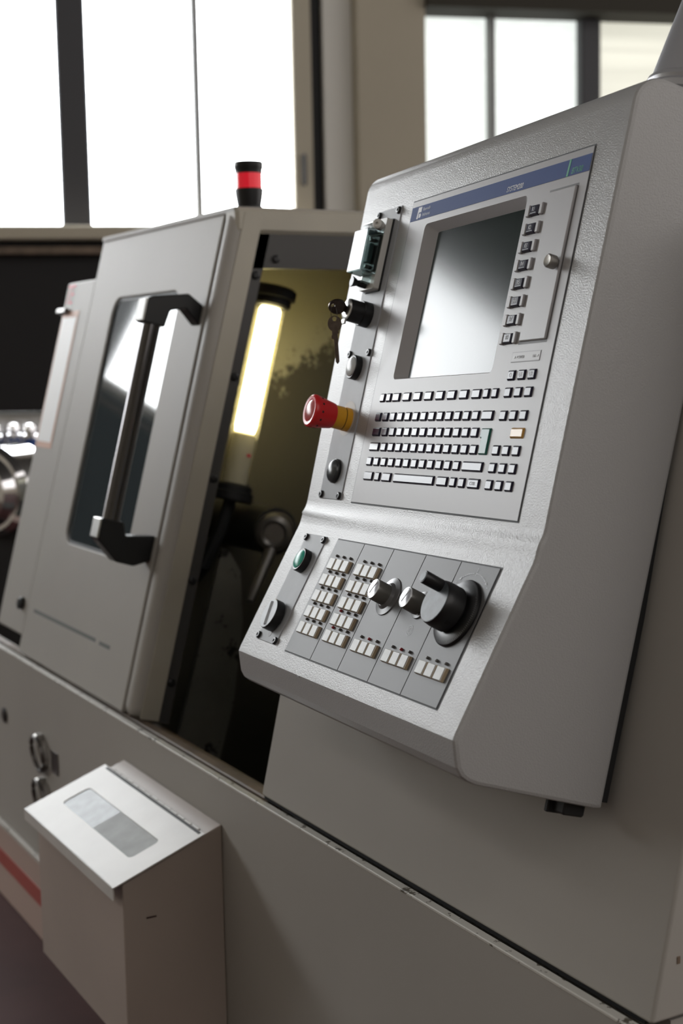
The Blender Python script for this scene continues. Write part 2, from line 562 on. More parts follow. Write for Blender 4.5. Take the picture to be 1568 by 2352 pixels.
# slanted right body block behind the console
def sl(z, th=TB):
    return YL + (z - Z0) * math.tan(th)
top = HC + 0.13
body = new_bm()
prof = [(sl(Z0 + 0.0035), Z0 + 0.0035), (sl(top), top), (1.7, top), (1.7, Z0 + 0.0035)]
prism(prof, 0.781, 'x', body)
body_o = obj('body_panel', body, 'machine_paint', lathe_root, LI @ T(-1.693, 0, 0), sharp_bevel=0.004)
obj('joint_gap', box(-1.690, -0.925, YL + 0.004, 1.6, Z0 - 0.001, Z0 + 0.0040), 'gap_black', lathe_root, LI)
obj('side_panel', box(-1.690, -0.920, YL + 0.03, 1.7, 0.02, Z0 - 0.002), 'machine_paint', lathe_root, LI)
# chips in the paint on the corner and along the trim
chips = new_bm()
for (x, z, s) in ((-0.9125, HC - 0.535, 0.006), (-0.9135, HC - 0.548, 0.004)):
    bm_box(chips, x - 0.0005, x + 0.0012, sl(z) + 0.016, sl(z) + 0.016 + s * 0.7, z - s * 0.6, z + s * 0.6, 0.0005)
obj('paint_chip', chips, 'rust_brown', body_o, T(1.693, 0, 0))

# trough behind the ledge, in the opening
tr = obj('drip_rail', box(-3.55, -1.695, YL + 0.012, YL + 0.030, Z0 - 0.06, Z0 - 0.004, 0.002), 'rust_brown', lathe_root, LI)
obj('rail_strip', box(-2.22, -1.695, YL + 0.040, YL + 0.060, Z0 - 0.10, Z0 - 0.020, 0.002), 'rust_brown', tr)
obj('chip_tray', box(-3.5, -1.70, YL + 0.06, 1.75, Z0 - 0.40, Z0 - 0.36), 'interior_dark', lathe_root, LI)

# sliding hood: door front, roof, end frame
DM = Matrix.Translation((0, YL + 0.002, Z0)) @ Matrix.Rotation(-TD, 4, 'X')      # x along machine, z up the slope, y into
DL = LI @ DM
door = empty('sliding_door', DL, lathe_root)
L, Rr, S = -2.837, -2.236, 0.868
WX0, WX1, WZ0, WZ1 = -2.698, -2.362, 0.248, 0.738
def holed_plate(x0, x1, z0, z1, hole, th):
    """flat plate in x,z from y=0 to th with one hole outline"""
    bm = new_bm()
    cx = sum(p[0] for p in hole) / len(hole)
    cz = sum(p[1] for p in hole) / len(hole)
    outer = []
    for a, b in hole:
        dx, dz = a - cx, b - cz
        k = min([((x1 if dx > 0 else x0) - cx) / dx] * (abs(dx) > 1e-9) + [((z1 if dz > 0 else z0) - cz) / dz] * (abs(dz) > 1e-9))
        outer.append([cx + k * dx, cz + k * dz])
    for c in ((x0, z0), (x1, z0), (x1, z1), (x0, z1)):
        i = min(range(len(outer)), key=lambda q: (outer[q][0] - c[0]) ** 2 + (outer[q][1] - c[1]) ** 2)
        outer[i] = list(c)
    lay = []
    for y in (0.0, th):
        lay.append(([bm.verts.new((a, y, b)) for a, b in hole], [bm.verts.new((a, y, b)) for a, b in outer]))
    (H0, O0), (H1, O1) = lay
    fs = ring_strip(bm, O0, H0) + ring_strip(bm, H1, O1) + ring_strip(bm, H0, H1) + ring_strip(bm, O1, O0)
    bmesh.ops.recalc_face_normals(bm, faces=fs)
    return bm
def door_panel():
    return holed_plate(L, Rr, 0.003, S, rrect(WX0, WX1, WZ0, WZ1, 0.032, 6), 0.028)
dp = obj('door_panel', door_panel(), 'machine_paint', door, sharp_bevel=0.003)
obj('door_wing', box(-3.014, L + 0.002, 0.0005, 0.028, 0.036, 0.787, 0.004), 'machine_paint', door)
obj('window_pane', prism(rrect(WX0 - 0.004, WX1 + 0.004, WZ0 - 0.004, WZ1 + 0.004, 0.034), 0.006, 'y'), 'door_glass', door, T(0, 0.006, 0))
gk = new_bm()
A = [gk.verts.new((a, 0.004, b)) for a, b in rrect(WX0 - 0.001, WX1 + 0.001, WZ0 - 0.001, WZ1 + 0.001, 0.033)]
B = [gk.verts.new((a, 0.0045, b)) for a, b in rrect(WX0 + 0.006, WX1 - 0.006, WZ0 + 0.006, WZ1 - 0.006, 0.027)]
ring_strip(gk, A, B)
obj('window_gasket', gk, 'rubber_black', door)
# placard on the wing and lettering above it
obj('placard', box(-3.006, -2.900, -0.0006, 0.001, 0.425, 0.722), 'sticker_orange', door)
obj('placard_sheet', box(-2.998, -2.908, -0.0012, 0.001, 0.438, 0.708), 'sticker_white', door)
text('TE', 0.062, 'print_red', door, -3.010, -0.0006, 0.738, shear=0.25, sx=0.72)
obj('clip', box(-3.020, -2.965, -0.012, 0.0, 0.716, 0.727, 0.002), 'steel_dark', door)
obj('screw', lathe([(0.013, 0), (0.013, 0.008), (0.010, 0.010)], 16), 'plastic_black', door, T(-2.8707, 0, 0.0987))
# scratch along the lower door
sc = new_bm()
for x0, x1, z in ((-2.79, -2.42, 0.0955), (-2.40, -2.345, 0.0945)):
    bm_box(sc, x0, x1, -0.0004, 0.001, z - 0.0035, z + 0.0035)
obj('scuff_line', sc, 'scuff_dark', door)
# corner post at the open end
obj('corner_post', box(-2.228, -2.185, -0.004, 0.043, 0.002, S, 0.019, 5), 'machine_paint', door, smooth=40, weighted=True)
obj('post_groove', box(-2.240, -2.222, 0.012, 0.03, 0.0, S - 0.002), 'rust_brown', door)
post_side = obj('post_side', box(-2.1858, -2.183, 0.014, 0.047, 0.004, S - 0.001), 'frame_tan', door)
# roof and top beam run straight back
ytop = YL + 0.002 + S * math.sin(TD)
ztop = Z0 + S * math.cos(TD)
hood = empty('hood', LI, lathe_root)
obj('roof', box(-2.836, -2.19, ytop - 0.004, 1.85, ztop - 0.006, ztop + 0.004, 0.002), 'machine_paint', hood)
obj('top_beam', box(-2.23, -2.184, ytop - 0.004, 1.85, ztop - 0.040, ztop + 0.002, 0.006), 'frame_tan', hood)
obj('roof_back', box(-2.836, -2.19, 1.83, 1.86, Z0, ztop), 'machine_paint', hood)
# dark inner seal frame with screws
sf = empty('seal_frame', LI, lathe_root)
obj('top_seal', box(-2.202, -2.190, ytop, 1.84, ztop - 0.098, ztop - 0.034), 'seal_grey', sf)
ss = obj('side_seal', box(-2.202, -2.190, 0.044, 0.069, 0.0, S - 0.008), 'seal_grey', sf, DM)
for k in range(5):
    obj('seal_screw', lathe([(0.007, 0), (0.007, 0.003), (0.004, 0.005)], 10), 'plastic_black', sf, DM @ T(-2.190, 0.058, 0.07 + 0.175 * k) @ Matrix.Rotation(PI / 2, 4, 'Z'))
for k in range(4):
    obj('seal_screw', lathe([(0.007, 0), (0.007, 0.003), (0.004, 0.005)], 10), 'plastic_black', sf, T(-2.190, ytop + 0.07 + 0.16 * k, ztop - 0.082) @ Matrix.Rotation(PI / 2, 4, 'Z'))
# headstock wall seen through the opening, and inner lining
def slant(z, off):
    return YL + off + (z - Z0) * math.tan(TD)
obj('headstock_wall', prism([(slant(Z0 - 0.3, 0.09), Z0 - 0.30), (slant(ztop - 0.01, 0.06), ztop - 0.01), (1.85, ztop - 0.01), (1.85, Z0 - 0.30)], 0.04, 'x'), 'interior_wall', lathe_root, LI @ T(-2.64, 0, 0))
obj('back_wall', box(-2.62, -0.92, 1.78, 1.84, Z0 - 0.36, HC + 0.13), 'interior_dark', lathe_root, LI)
obj('lining_strip', box(-2.60, -2.262, 0.080, 0.088, 0.0, S - 0.08), 'interior_dark', lathe_root, LI @ DM)
# stained sheet standing in the opening
st = prism([(-0.01, 0.0), (0.080, 0.0), (0.085, 0.12), (0.07, 0.27), (0.045, 0.36), (0.012, 0.395), (0.0, 0.395)], 0.012, 'x')
obj('splash_sheet', st, 'stained_sheet', lathe_root, LI @ T(-2.34, 0.945, Z0 - 0.13) @ Matrix.Rotation(-TD, 4, 'X'))

# door handle: dark bar on two stand-off brackets
HX = -2.262
obj('handle_bar', tube([(HX - 0.002, -0.078, 0.275), (HX, -0.078, 0.675)], 0.0155, 24), 'bar_metal', door)
up = [(0.0, 0.705), (-0.030, 0.718), (-0.092, 0.698), (-0.100, 0.692), (-0.100, 0.652), (-0.060, 0.652), (-0.056, 0.682), (-0.030, 0.692), (0.0, 0.670)]
obj('handle_bracket', prism(up, 0.034, 'x', bevel=0.002), 'plastic_black', door, T(HX - 0.017, 0, 0))
dn = [(0.0, 0.262), (-0.028, 0.248), (-0.060, 0.250), (-0.100, 0.282), (-0.100, 0.318), (-0.060, 0.318), (-0.052, 0.296), (0.0, 0.305)]
obj('handle_bracket', prism(dn, 0.034, 'x', bevel=0.002), 'plastic_black', door, T(HX - 0.017, 0, 0))
obj('bracket_plate', box(HX - 0.0175, HX + 0.0175, -0.1025, -0.099, 0.284, 0.317, 0.001), 'steel', door)
obj('bracket_plate', box(HX - 0.0175, HX + 0.0175, -0.1025, -0.099, 0.654, 0.692, 0.001), 'cover_base', door)

# ------------------------------------------------------------------ work lamp inside the machine
LB = Vector((-2.42, 1.112, HC - 0.236))
LT = Vector((-2.42, 1.200, HC + 0.098))
axis = (LT - LB)
llen = axis.length
LM = Matrix.Translation(LB) @ Matrix.Rotation(-math.atan2(axis.y, axis.z), 4, 'X')
lamp = empty('work_lamp', LM)
tag(lamp, 'lit tubular work lamp with black end caps inside the machine', 'lamp')
obj('glass_tube', lathe([(0.027, 0.0), (0.027, llen)], 32, axis='z', cap=False), 'lamp_glass', lamp)
obj('fluorescent_tube', lathe([(0.016, 0.098), (0.0185, 0.113), (0.0185, llen - 0.01), (0.016, llen - 0.005)], 24, axis='z'), 'lamp_tube', lamp)
obj('lamp_socket', lathe([(0.021, 0.0), (0.021, 0.097), (0.016, 0.101)], 24, axis='z'), 'lamp_end', lamp)
obj('red_mark', box(0.0205, 0.022, 0.004, 0.012, 0.056, 0.062), 'print_red', lamp)
obj('end_cap', lathe([(0.038, -0.030), (0.041, -0.026), (0.041, -0.012), (0.036, -0.010), (0.036, 0.0), (0.030, 0.004)], 32, axis='z'), 'rubber_black', lamp)
obj('end_cap', lathe([(0.030, llen - 0.004), (0.036, llen), (0.036, llen + 0.012), (0.043, llen + 0.014), (0.043, llen + 0.030), (0.038, llen + 0.034)], 32, axis='z'), 'rubber_black', lamp)
obj('lamp_bracket', box(-0.18, 0.0, -0.015, 0.015, llen + 0.008, llen + 0.030, 0.003), 'rubber_black', lamp)
obj('lamp_bracket', box(-0.18, 0.0, -0.015, 0.015, -0.028, -0.008, 0.003), 'rubber_black', lamp)
obj('lamp_cable', tube([(0, 0, -0.02), (0.0, -0.005, -0.08), (-0.01, -0.02, -0.16), (-0.06, -0.02, -0.24), (-0.18, 0.0, -0.26)], 0.012, 10), 'rubber_black', lamp)

# clamp lever with round hub
lev = empty('clamp_lever', T(-2.36, 1.168, HC - 0.322))
tag(lev, 'dark steel clamp lever with round hub below the lamp', 'lever')
obj('hub', lathe([(0.037, -0.01), (0.037, 0.02), (0.033, 0.03), (0.024, 0.034), (0.018, 0.030)], 28), 'lever_steel', lev, Matrix.Rotation(math.radians(58), 4, 'Z'))
obj('lever_arm', tube([(0.01, -0.01, -0.02), (0.05, -0.070, -0.095), (0.06, -0.085, -0.115)], [0.012, 0.010, 0.007], 12), 'lever_steel', lev)
obj('hub_mount', lathe([(0.045, 0.0), (0.045, 0.24)], 24, axis='y'), 'interior_dark', lev, T(-0.24, 0.0, 0) @ Matrix.Rotation(PI / 2, 4, 'Z'))
# tool turret block low in the opening
tur = empty('tool_turret', T(-1.95, 1.22, HC - 0.62))
tag(tur, 'dark tool turret low inside the machine', 'turret')
obj('turret_body', lathe([(0.13, 0), (0.14, 0.01), (0.14, 0.13), (0.13, 0.14)], 12), 'interior_dark', tur, Matrix.Rotation(math.radians(-60), 4, 'Z') @ T(0, 0.07, 0))
obj('tool_holder', box(-0.05, 0.05, -0.16, -0.08, 0.10, 0.16, 0.006), 'steel_dark', tur)
obj('coolant_pipe', tube([(0.06, -0.10, 0.08), (0.02, -0.15, 0.10), (0.02, -0.17, 0.06), (0.0, -0.17, 0.02)], 0.012, 10), 'steel_dark', tur)
obj('turret_stand', box(-0.09, 0.09, -0.05, 0.25, -0.36, -0.08, 0.01), 'interior_dark', tur)

# signal light on the hood
sg = empty('signal_light', T(-2.228, 1.068, ztop + 0.004))
tag(sg, 'black and red signal light on top of the machine hood', 'signal light')
obj('foot', lathe([(0.0225, 0), (0.0225, 0.004), (0.0205, 0.005), (0.0240, 0.026), (0.0245, 0.033), (0.0235, 0.034)], 32, axis='z'), 'plastic_black', sg)
obj('red_lens', lathe([(0.0225, 0.034), (0.0225, 0.0595)], 32, axis='z'), 'signal_red', sg)
obj('cap', lathe([(0.0232, 0.0595), (0.0236, 0.066), (0.0250, 0.069), (0.0250, 0.0775), (0.0235, 0.0790)], 32, axis='z'), 'plastic_black', sg)

# ------------------------------------------------------------------ sheet-metal box on the lower panel
bx = empty('document_box', T(-1.992, YP, HC - 0.95))
tag(bx, 'pale sheet metal box with windowed sloping lid on the machine front', 'box')
BI = T(1.992, -YP, -(HC - 0.95))
X0, X1 = -2.187, -1.797
yb, yh, yf = YP - 0.0005, 0.769, 0.642
zb = HC - 0.954
def lz(y):
    return HC - 0.656 - (YP - y) * 0.372
prof = [(yb, zb), (yb, lz(yb)), (yh, lz(yh)), (yf, lz(yf) - 0.003), (yf, zb)]
obj('box_body', prism(prof, X1 - X0, 'x', bevel=0.0015), 'box_paint', bx, BI @ T(X0, 0, 0))
# lid with a window
WIN = (-2.148, -1.847, 0.048, 0.097)
def lid():
    ln = (0.767 - 0.629) / math.cos(math.atan(0.372))
    return holed_plate(X0 - 0.016, X1 + 0.004, 0.0, ln, rrect(WIN[0], WIN[1], WIN[2], WIN[3], 0.009, 5), 0.002)
LIDM = BI @ T(0, 0.627, lz(0.627) + 0.003) @ Matrix.Rotation(-(PI / 2 - math.atan(0.372)), 4, 'X')
ld = obj('lid', lid(), 'sheet_pale', bx, LIDM, sharp_bevel=0.0008)
obj('lid_flange', box(X0 - 0.016, X1 + 0.004, -0.0002, 0.018, -0.0015, 0.0008), 'sheet_pale', ld, Matrix.Rotation(math.radians(-18), 4, 'X'))
mid = -2.005
obj('lid_window', box(WIN[0] - 0.004, mid, 0.0012, 0.0026, WIN[2] - 0.004, WIN[3] + 0.004), 'perspex_blue', ld)
obj('lid_window', box(mid, WIN[1] + 0.004, 0.0012, 0.0026, WIN[2] - 0.004, WIN[3] + 0.004), 'paper_grey', ld)
hg = obj('hinge', box(X0 + 0.002, X1 - 0.006, -0.0006, 0.003, 0.1410, 0.1450), 'gap_black', bx, LIDM)
for k in range(14):
    x = X0 + 0.010 + k * 0.0262
    obj('hinge_knuckle', lathe([(0.0021, 0), (0.0021, 0.0225)], 8, axis='z'), 'sheet_pale', hg, T(x, 0.0002, 0.1468 + 0.0006 * (k % 2)) @ Matrix.Rotation(PI / 2, 4, 'Y'))
scr = new_bm()
bm_box(scr, X1 - 0.0005, X1 + 0.0003, 0.675, 0.690, HC - 0.770, HC - 0.7675)
obj('scratch', scr, 'print_dark', bx, BI)

# ------------------------------------------------------------------ control console
XC = Vector((0.99530959, -0.08941195, 0.03693671))
DC = Vector((0.01204731, -0.26428086, -0.96437051))
NC = Vector((0.09598792, 0.96029221, -0.2619641))
OC = Vector((-1.44594725, 0.90894176, 0.17776609 + HC))
CM = Matrix((XC, NC, -DC)).transposed().to_4x4()      # x right, y into the console, z up the face
CM.translation = OC
con = empty('control_console', CM)
tag(con, 'grey swivelling control console with screen keyboard and hand wheel', 'control console')
BETA = 0.261445
YK = 0.3795
XR = 0.4255
def xl(d):
    if d < 0.0: return -0.1515
    if d < YK: return -0.1515 + (0.0155) * d / YK
    return -0.1355
def fold(d):
    """profile point on the lower face, d measured from the crease"""
    return (YK + d * math.cos(BETA), -d * math.sin(BETA))
prof = [(-0.063, 0.120), (-0.063, 0.075), (-0.063, 0.030)]
for k in range(1, 9):
    a = PI / 2 * k / 8
    prof.append((-0.035 - 0.028 * math.cos(a), 0.030 - 0.030 * math.sin(a)))
prof += [(0.0295, 0.0), (0.2175, 0.0)]
# the desk starts with a low rounded lip under the operator panel
prof += [(0.3640, 0.0), (0.3685, -0.0003), (0.3720, -0.0009), (0.3750, -0.0018), (0.3775, -0.0026), (0.3800, -0.0031), (0.3830, -0.0034), (0.3870, -0.0036), (0.3910, -0.0038), (0.3960, -0.0044)]
prof += [fold(0.1845)]
prof += [(0.5645, -0.0490), (0.5690, -0.0475), (0.5880, -0.0405), (0.5950, -0.0345), (0.5985, -0.0270), (0.6005, -0.0170), (0.6060, 0.1130), (0.6050, 0.120)]
def housing():
    bm = new_bm()
    xs = [None, 0.040, 0.272, XR]
    grid = []
    for i, xx in enumerate(xs):
        col = []
        for d, n in prof:
            x = xl(d) if xx is None else xx
            nn = n - (0.058 * (XR - x) / 0.557 if n > 0.1 else 0)      # the back stays parallel to the machine front
            col.append(bm.verts.new((x, nn, -d)))
        grid.append(col)
    fs = []
    n = len(prof)
    for i in range(3):
        for j in range(n):
            k = (j + 1) % n
            if i == 1 and abs(prof[j][0] - 0.0295) < 1e-6 and abs(prof[k][0] - 0.2175) < 1e-6:
                continue
            fs.append(bm.faces.new((grid[i][j], grid[i + 1][j], grid[i + 1][k], grid[i][k])))
    fs.append(bm.faces.new(grid[0]))
    fs.append(bm.faces.new(grid[3][::-1]))
    bmesh.ops.recalc_face_normals(bm, faces=fs)
    es = []
    for g in (grid[0], grid[3]):
        for j in range(n):
            ed = bm.edges.get((g[j], g[(j + 1) % n]))
            es.append(ed)
    bmesh.ops.bevel(bm, geom=es, offset=0.004, segments=2, profile=0.5, affect='EDGES', clamp_overlap=True)
    return bm
obj('housing', housing(), 'console_paint', con, smooth=17)
obj('rear_seal', prism([(-0.120, 0.058), (XR - 0.008, 0.118), (XR - 0.008, 0.130), (-0.120, 0.071)], 0.64, 'z'), 'rubber_black', con, T(0, 0, -0.600))
obj('rear_bracket', box(0.392, 0.412, 0.088, 0.112, -0.618, -0.602, 0.002), 'rubber_black', con)
obj('rear_bracket', box(0.388, 0.394, 0.082, 0.100, -0.620, -0.602, 0.001), 'rubber_black', con)
obj('scuff_mark', box(0.06, 0.066, -0.0495, -0.0485, -0.566, -0.5645), 'print_grey', con)

# operator panel with recessed screen
gap = obj('panel_gap', None or (lambda: (lambda bm: (ring_strip(bm, [bm.verts.new((x, -0.0004, z)) for x, z in ((-0.0018, -0.3618), (0.3762, -0.3618), (0.3762, 0.0018), (-0.0018, 0.0018))], [bm.verts.new((x, -0.0004, z)) for x, z in ((0.004, -0.356), (0.370, -0.356), (0.370, -0.004), (0.004, -0.004))]), bm)[1])(new_bm()))(), 'gap_black', con)
def panel():
    bm = new_bm()
    op = rrect(0.043, 0.268, -0.215, -0.0315, 0.006, 4)
    inn = rrect(0.0600, 0.2510, -0.2110, -0.0405, 0.002, 4)
    outer = []
    cx, cz = 0.1555, -0.12325
    for a, b in op:
        dx, dz = a - cx, b - cz
        ks = []
        if dx > 0: ks.append((0.3744 - cx) / dx)
        if dx < 0: ks.append((0 - cx) / dx)
        if dz > 0: ks.append((0 - cz) / dz)
        if dz < 0: ks.append((-0.36 - cz) / dz)
        k = min(ks)
        outer.append([cx + k * dx, cz + k * dz])
    for c in ((0, 0), (0.3744, 0), (0.3744, -0.36), (0, -0.36)):
        i = min(range(len(outer)), key=lambda q: (outer[q][0] - c[0]) ** 2 + (outer[q][1] - c[1]) ** 2)
        outer[i] = list(c)
    Ob = [bm.verts.new((a, -0.0001, b)) for a, b in outer]
    Of = [bm.verts.new((a, -0.0010, b)) for a, b in outer]
    Hf = [bm.verts.new((a, -0.0010, b)) for a, b in op]
    H1 = [bm.verts.new((a + (cx - a) * 0.006, -0.0004, b + (cz - b) * 0.006)) for a, b in op]
    H2 = [bm.verts.new((a, 0.0100, b)) for a, b in inn]
    fs = ring_strip(bm, Ob, Of) + ring_strip(bm, Of, Hf) + ring_strip(bm, Hf, H1) + ring_strip(bm, H1, H2)
    bmesh.ops.recalc_face_normals(bm, faces=fs)
    for f in fs:      # the open sheet must look outwards
        pass
    return bm
pan = obj('operator_panel', panel(), 'panel_plastic', con, smooth=25)
SY = -0.0010
obj('screen', box(0.057, 0.2540, 0.0097, 0.0130, -0.214, -0.0375), 'screen_glass', pan)
obj('title_strip', box(0.0005, 0.3739, SY - 0.0003, 0, -0.0240, -0.0070), 'blue_strip', pan)
text('SYSTEM200', 0.0082, 'print_white', pan, 0.2215, SY - 0.0004, -0.0220, shear=0.25, sx=0.80)
text('BTV30', 0.0084, 'print_green', pan, 0.3425, SY - 0.0004, -0.0224, shear=0.25, sx=0.82)
obj('title_bar', prism([(0.3345, -0.0240), (0.3375, -0.0240), (0.3390, -0.0070), (0.3360, -0.0070)], 0.0006, 'y'), 'print_green', pan, T(0, SY - 0.0005, 0))
text('Rexroth', 0.0056, 'print_pale', pan, 0.0300, SY - 0.0005, -0.0142, sx=0.95)
text('Indramat', 0.0056, 'print_pale', pan, 0.0300, SY - 0.0004, -0.0205, sx=0.95)
lg = prism([(0.0160, -0.0225), (0.0195, -0.0225), (0.0195, -0.0150), (0.0260, -0.0150), (0.0260, -0.0086), (0.0175, -0.0086)], 0.0004, 'y')
prism([(0.0212, -0.0215), (0.0250, -0.0215), (0.0265, -0.0190), (0.0250, -0.0165), (0.0212, -0.0165)], 0.0004, 'y', lg)
obj('emblem', lg, 'print_white', pan, T(0, SY - 0.0004, 0))

KEYM = {}
def key(u, v, w, h=0.0080, m='key_navy', hh=0.0019, name='key'):
    if hh < 0.003:
        u, v = u - 0.0052, v - 0.0006
    k = (round(w, 4), round(h, 4), m)
    if k not in KEYM:
        o = obj(name, frustum_box(w + 0.0024, h + 0.0026, w, h, hh, 0.0005), m, pan, T(u, SY, -v), smooth=10)
        KEYM[k] = o.data
        return o
    return obj(name, KEYM[k], m, pan, T(u, SY, -v))
def mm(*a):
    return [x / 1000 for x in a]
nav = mm(315.0, 334.0, 352.8)
for u in nav: key(u, 0.2198, 0.0112)
row1 = [(33.2, 10.0), (49.6, 9.6), (69.0, 15.8)] + [(95.2 + 26.25 * k, 15.8) for k in range(7)] + [(273.0, 9.5), (290.0, 9.5)]
for u, w in row1: key(u / 1000, 0.2370, w / 1000)
for u in nav: key(u, 0.2370, 0.0112)
for k in range(13): key((32.3 + 19.03 * k) / 1000, 0.2596, 0.0120)
key(0.2845, 0.2596, 0.0203)
for u in nav: key(u, 0.2600, 0.0112)
key(0.0357, 0.2771, 0.0172)
for k in range(12): key((58.0 + 18.89 * k) / 1000, 0.2771, 0.0120)
key(0.3481, 0.2772, 0.0214, m='key_yellow')
key(0.0384, 0.2946, 0.0222)
for k in range(12): key((63.1 + 18.86 * k) / 1000, 0.2946, 0.0120)
for u in nav: key(u, 0.2946, 0.0112)
for k in range(12): key((33.5 + 18.97 * k) / 1000, 0.3119, 0.0120)
key(0.2752, 0.3119, 0.0390)
for u in nav: key(u, 0.3121, 0.0112)
for u, w in ((38.7, 21.6), (62.6, 11.4), (86.4, 20.6), (152.5, 93.0), (218.4, 20.7), (241.7, 11.0), (260.3, 11.0), (284.6, 20.8)): key(u / 1000, 0.3290, w / 1000)
for u in nav: key(u, 0.3291, 0.0112)
# L-shaped green enter key
def enter_key():
    base = [(-0.0095, 0.0135), (0.0095, 0.0135), (0.0095, -0.0140), (-0.0068, -0.0140), (-0.0068, 0.0025), (-0.0095, 0.0025)]
    topp = [(-0.0080, 0.0122), (0.0080, 0.0122), (0.0080, -0.0126), (-0.0054, -0.0126), (-0.0054, 0.0038), (-0.0080, 0.0038)]
    bm = new_bm()
    A = [bm.verts.new((a, 0, b)) for a, b in base]
    B = [bm.verts.new((a, -0.0019, b)) for a, b in topp]
    fs = ring_strip(bm, A, B) + [bm.faces.new(B), bm.faces.new(A[::-1])]
    bmesh.ops.recalc_face_normals(bm, faces=fs)
    return bm
obj('key', enter_key(), 'key_green', pan, T(0.2833, SY, -0.2852), sharp_bevel=0.0004)
# R keys in moulded cradles
for i in range(8):
    v = (50.9 + 18.64 * i) / 1000
    u = 0.2905
    key(u, v, 0.0132, 0.0088, hh=0.0035)
    cr = new_bm()
    for s in (-1, 1):
        bm_box(cr, u + s * 0.0120 - 0.0028, u + s * 0.0120 + 0.0028, SY - 0.0030, SY + 0.0004, -v - 0.0058, -v + 0.0062, 0.0008)
    obj('key_cradle', cr, 'key_cradle', pan)
    text('R%d' % (i + 1), 0.0066, 'print_white', pan, u, SY - 0.00366, -v - 0.0016, align='CENTER', sx=0.75)
    obj('key_underline', box(u - 0.0052, u + 0.0052, SY - 0.00366, SY - 0.0034, -v - 0.0035, -v - 0.0030), 'print_white', pan)
for u, s in zip(nav, ('O', 'U1', 'U2')):
    text(s, 0.0066, 'print_white', pan, u - 0.0052, SY - 0.00204, -0.2192 - 0.0022, align='CENTER', sx=0.85)
text('CTRL', 0.0048, 'print_white', pan, 0.2794, SY - 0.00204, -0.3284 - 0.0016, align='CENTER')
# flap with thumb screw
fg = new_bm()
A = [fg.verts.new((x, SY - 0.0001, z)) for x, z in ((0.3095, -0.1885), (0.3612, -0.1885), (0.3612, -0.0335), (0.3095, -0.0335))]
B = [fg.verts.new((x, SY - 0.0002, z)) for x, z in ((0.3120, -0.1855), (0.3590, -0.1855), (0.3590, -0.0360), (0.3120, -0.0360))]
ring_strip(fg, A, B)
obj('flap_surround', fg, 'groove_grey', pan)
obj('flap', box(0.3118, 0.3592, SY - 0.0022, 0.001, -0.1858, -0.0358, 0.0010), 'panel_plastic', pan)
obj('thumb_screw', lathe([(0.0035, 0.0), (0.0035, 0.0015), (0.0066, 0.0018), (0.0068, 0.0025), (0.0068, 0.0095), (0.0058, 0.0105), (0.0050, 0.0100), (0.0008, 0.0085)], 28), 'knurled', pan, T(0.3525, SY - 0.0022, -0.1118))
# indicator field
obj('indicator_rim', box(0.3025, 0.3550, SY - 0.0003, 0, -0.2062, -0.1958), 'print_grey', pan)
obj('indicator_field', box(0.3032, 0.3545, SY - 0.0005, 0, -0.2055, -0.1965), 'panel_plastic', pan)
text('POWER', 0.0042, 'print_grey', pan, 0.3125, SY - 0.0006, -0.2026)
text('HD', 0.0042, 'print_grey', pan, 0.3420, SY - 0.0006, -0.2026)
for u in (0.3085, 0.3505):
    obj('indicator_lamp', lathe([(0.0013, 0), (0.0013, 0.0006)], 10), 'lens_white', pan, T(u, SY - 0.0003, -0.2010))

# plates with the round controls
SCREW = {}
def screw(parent, u, v, y=0.0):
    pr = [(0.0046, 0), (0.0046, 0.0018), (0.0036, 0.0030), (0.0020, 0.0031), (0.0019, 0.0018)]
    if 'm' not in SCREW:
        o = obj('screw', lathe(pr, 14), 'plastic_black', parent, T(u, y, -v))
        SCREW['m'] = o.data
        return o
    return obj('screw', SCREW['m'], None, parent, T(u, y, -v))
up_ = obj('side_plate', box(-0.0960, -0.0310, -0.0012, 0.001, -0.3600, 0.0015, 0.0005), 'plate_aluminium', con)
for u, v in ((-0.0365, 0.0040), (-0.0905, 0.0040), (-0.0920, 0.1795), (-0.0367, 0.1795), (-0.0890, 0.3550), (-0.0362, 0.3550)):
    screw(up_, u, v, -0.0012)
# faded ring left by an old label
lr = new_bm()
A = [lr.verts.new((0.0215 * math.cos(a), 0, 0.0215 * math.sin(a))) for a in [2 * PI * k / 40 for k in range(40)]]
B = [lr.verts.new((0.0130 * math.cos(a), 0, 0.0130 * math.sin(a))) for a in [2 * PI * k / 40 for k in range(40)]]
ring_strip(lr, A, B)
mat('label_residue', (0.56, 0.54, 0.51), 0.55)
obj('label_ring', lr, 'label_residue', up_, T(-0.0605, -0.0014, -0.2600))
PY = -0.0012
# white indicator button
wb = empty('indicator_button', T(-0.0635, PY, -0.1975), con)
obj('bezel', lathe([(0.0150, 0), (0.0150, 0.0070), (0.0140, 0.0082), (0.0125, 0.0080)], 32), 'plastic_black', wb)
obj('lens', lathe([(0.0125, 0.0075), (0.0120, 0.0090), (0.0095, 0.0104), (0.005, 0.0112), (0.0005, 0.0114)], 32), 'lens_white', wb)
# black domed button
bb = empty('black_button', T(-0.0615, PY, -0.3255), con)
obj('bezel', lathe([(0.0150, 0), (0.0150, 0.0030), (0.0140, 0.0036)], 32), 'plastic_black', bb)
obj('dome', lathe([(0.0140, 0.0034), (0.0132, 0.0058), (0.0100, 0.0080), (0.0055, 0.0092), (0.0005, 0.0096)], 32), 'lens_dark', bb)
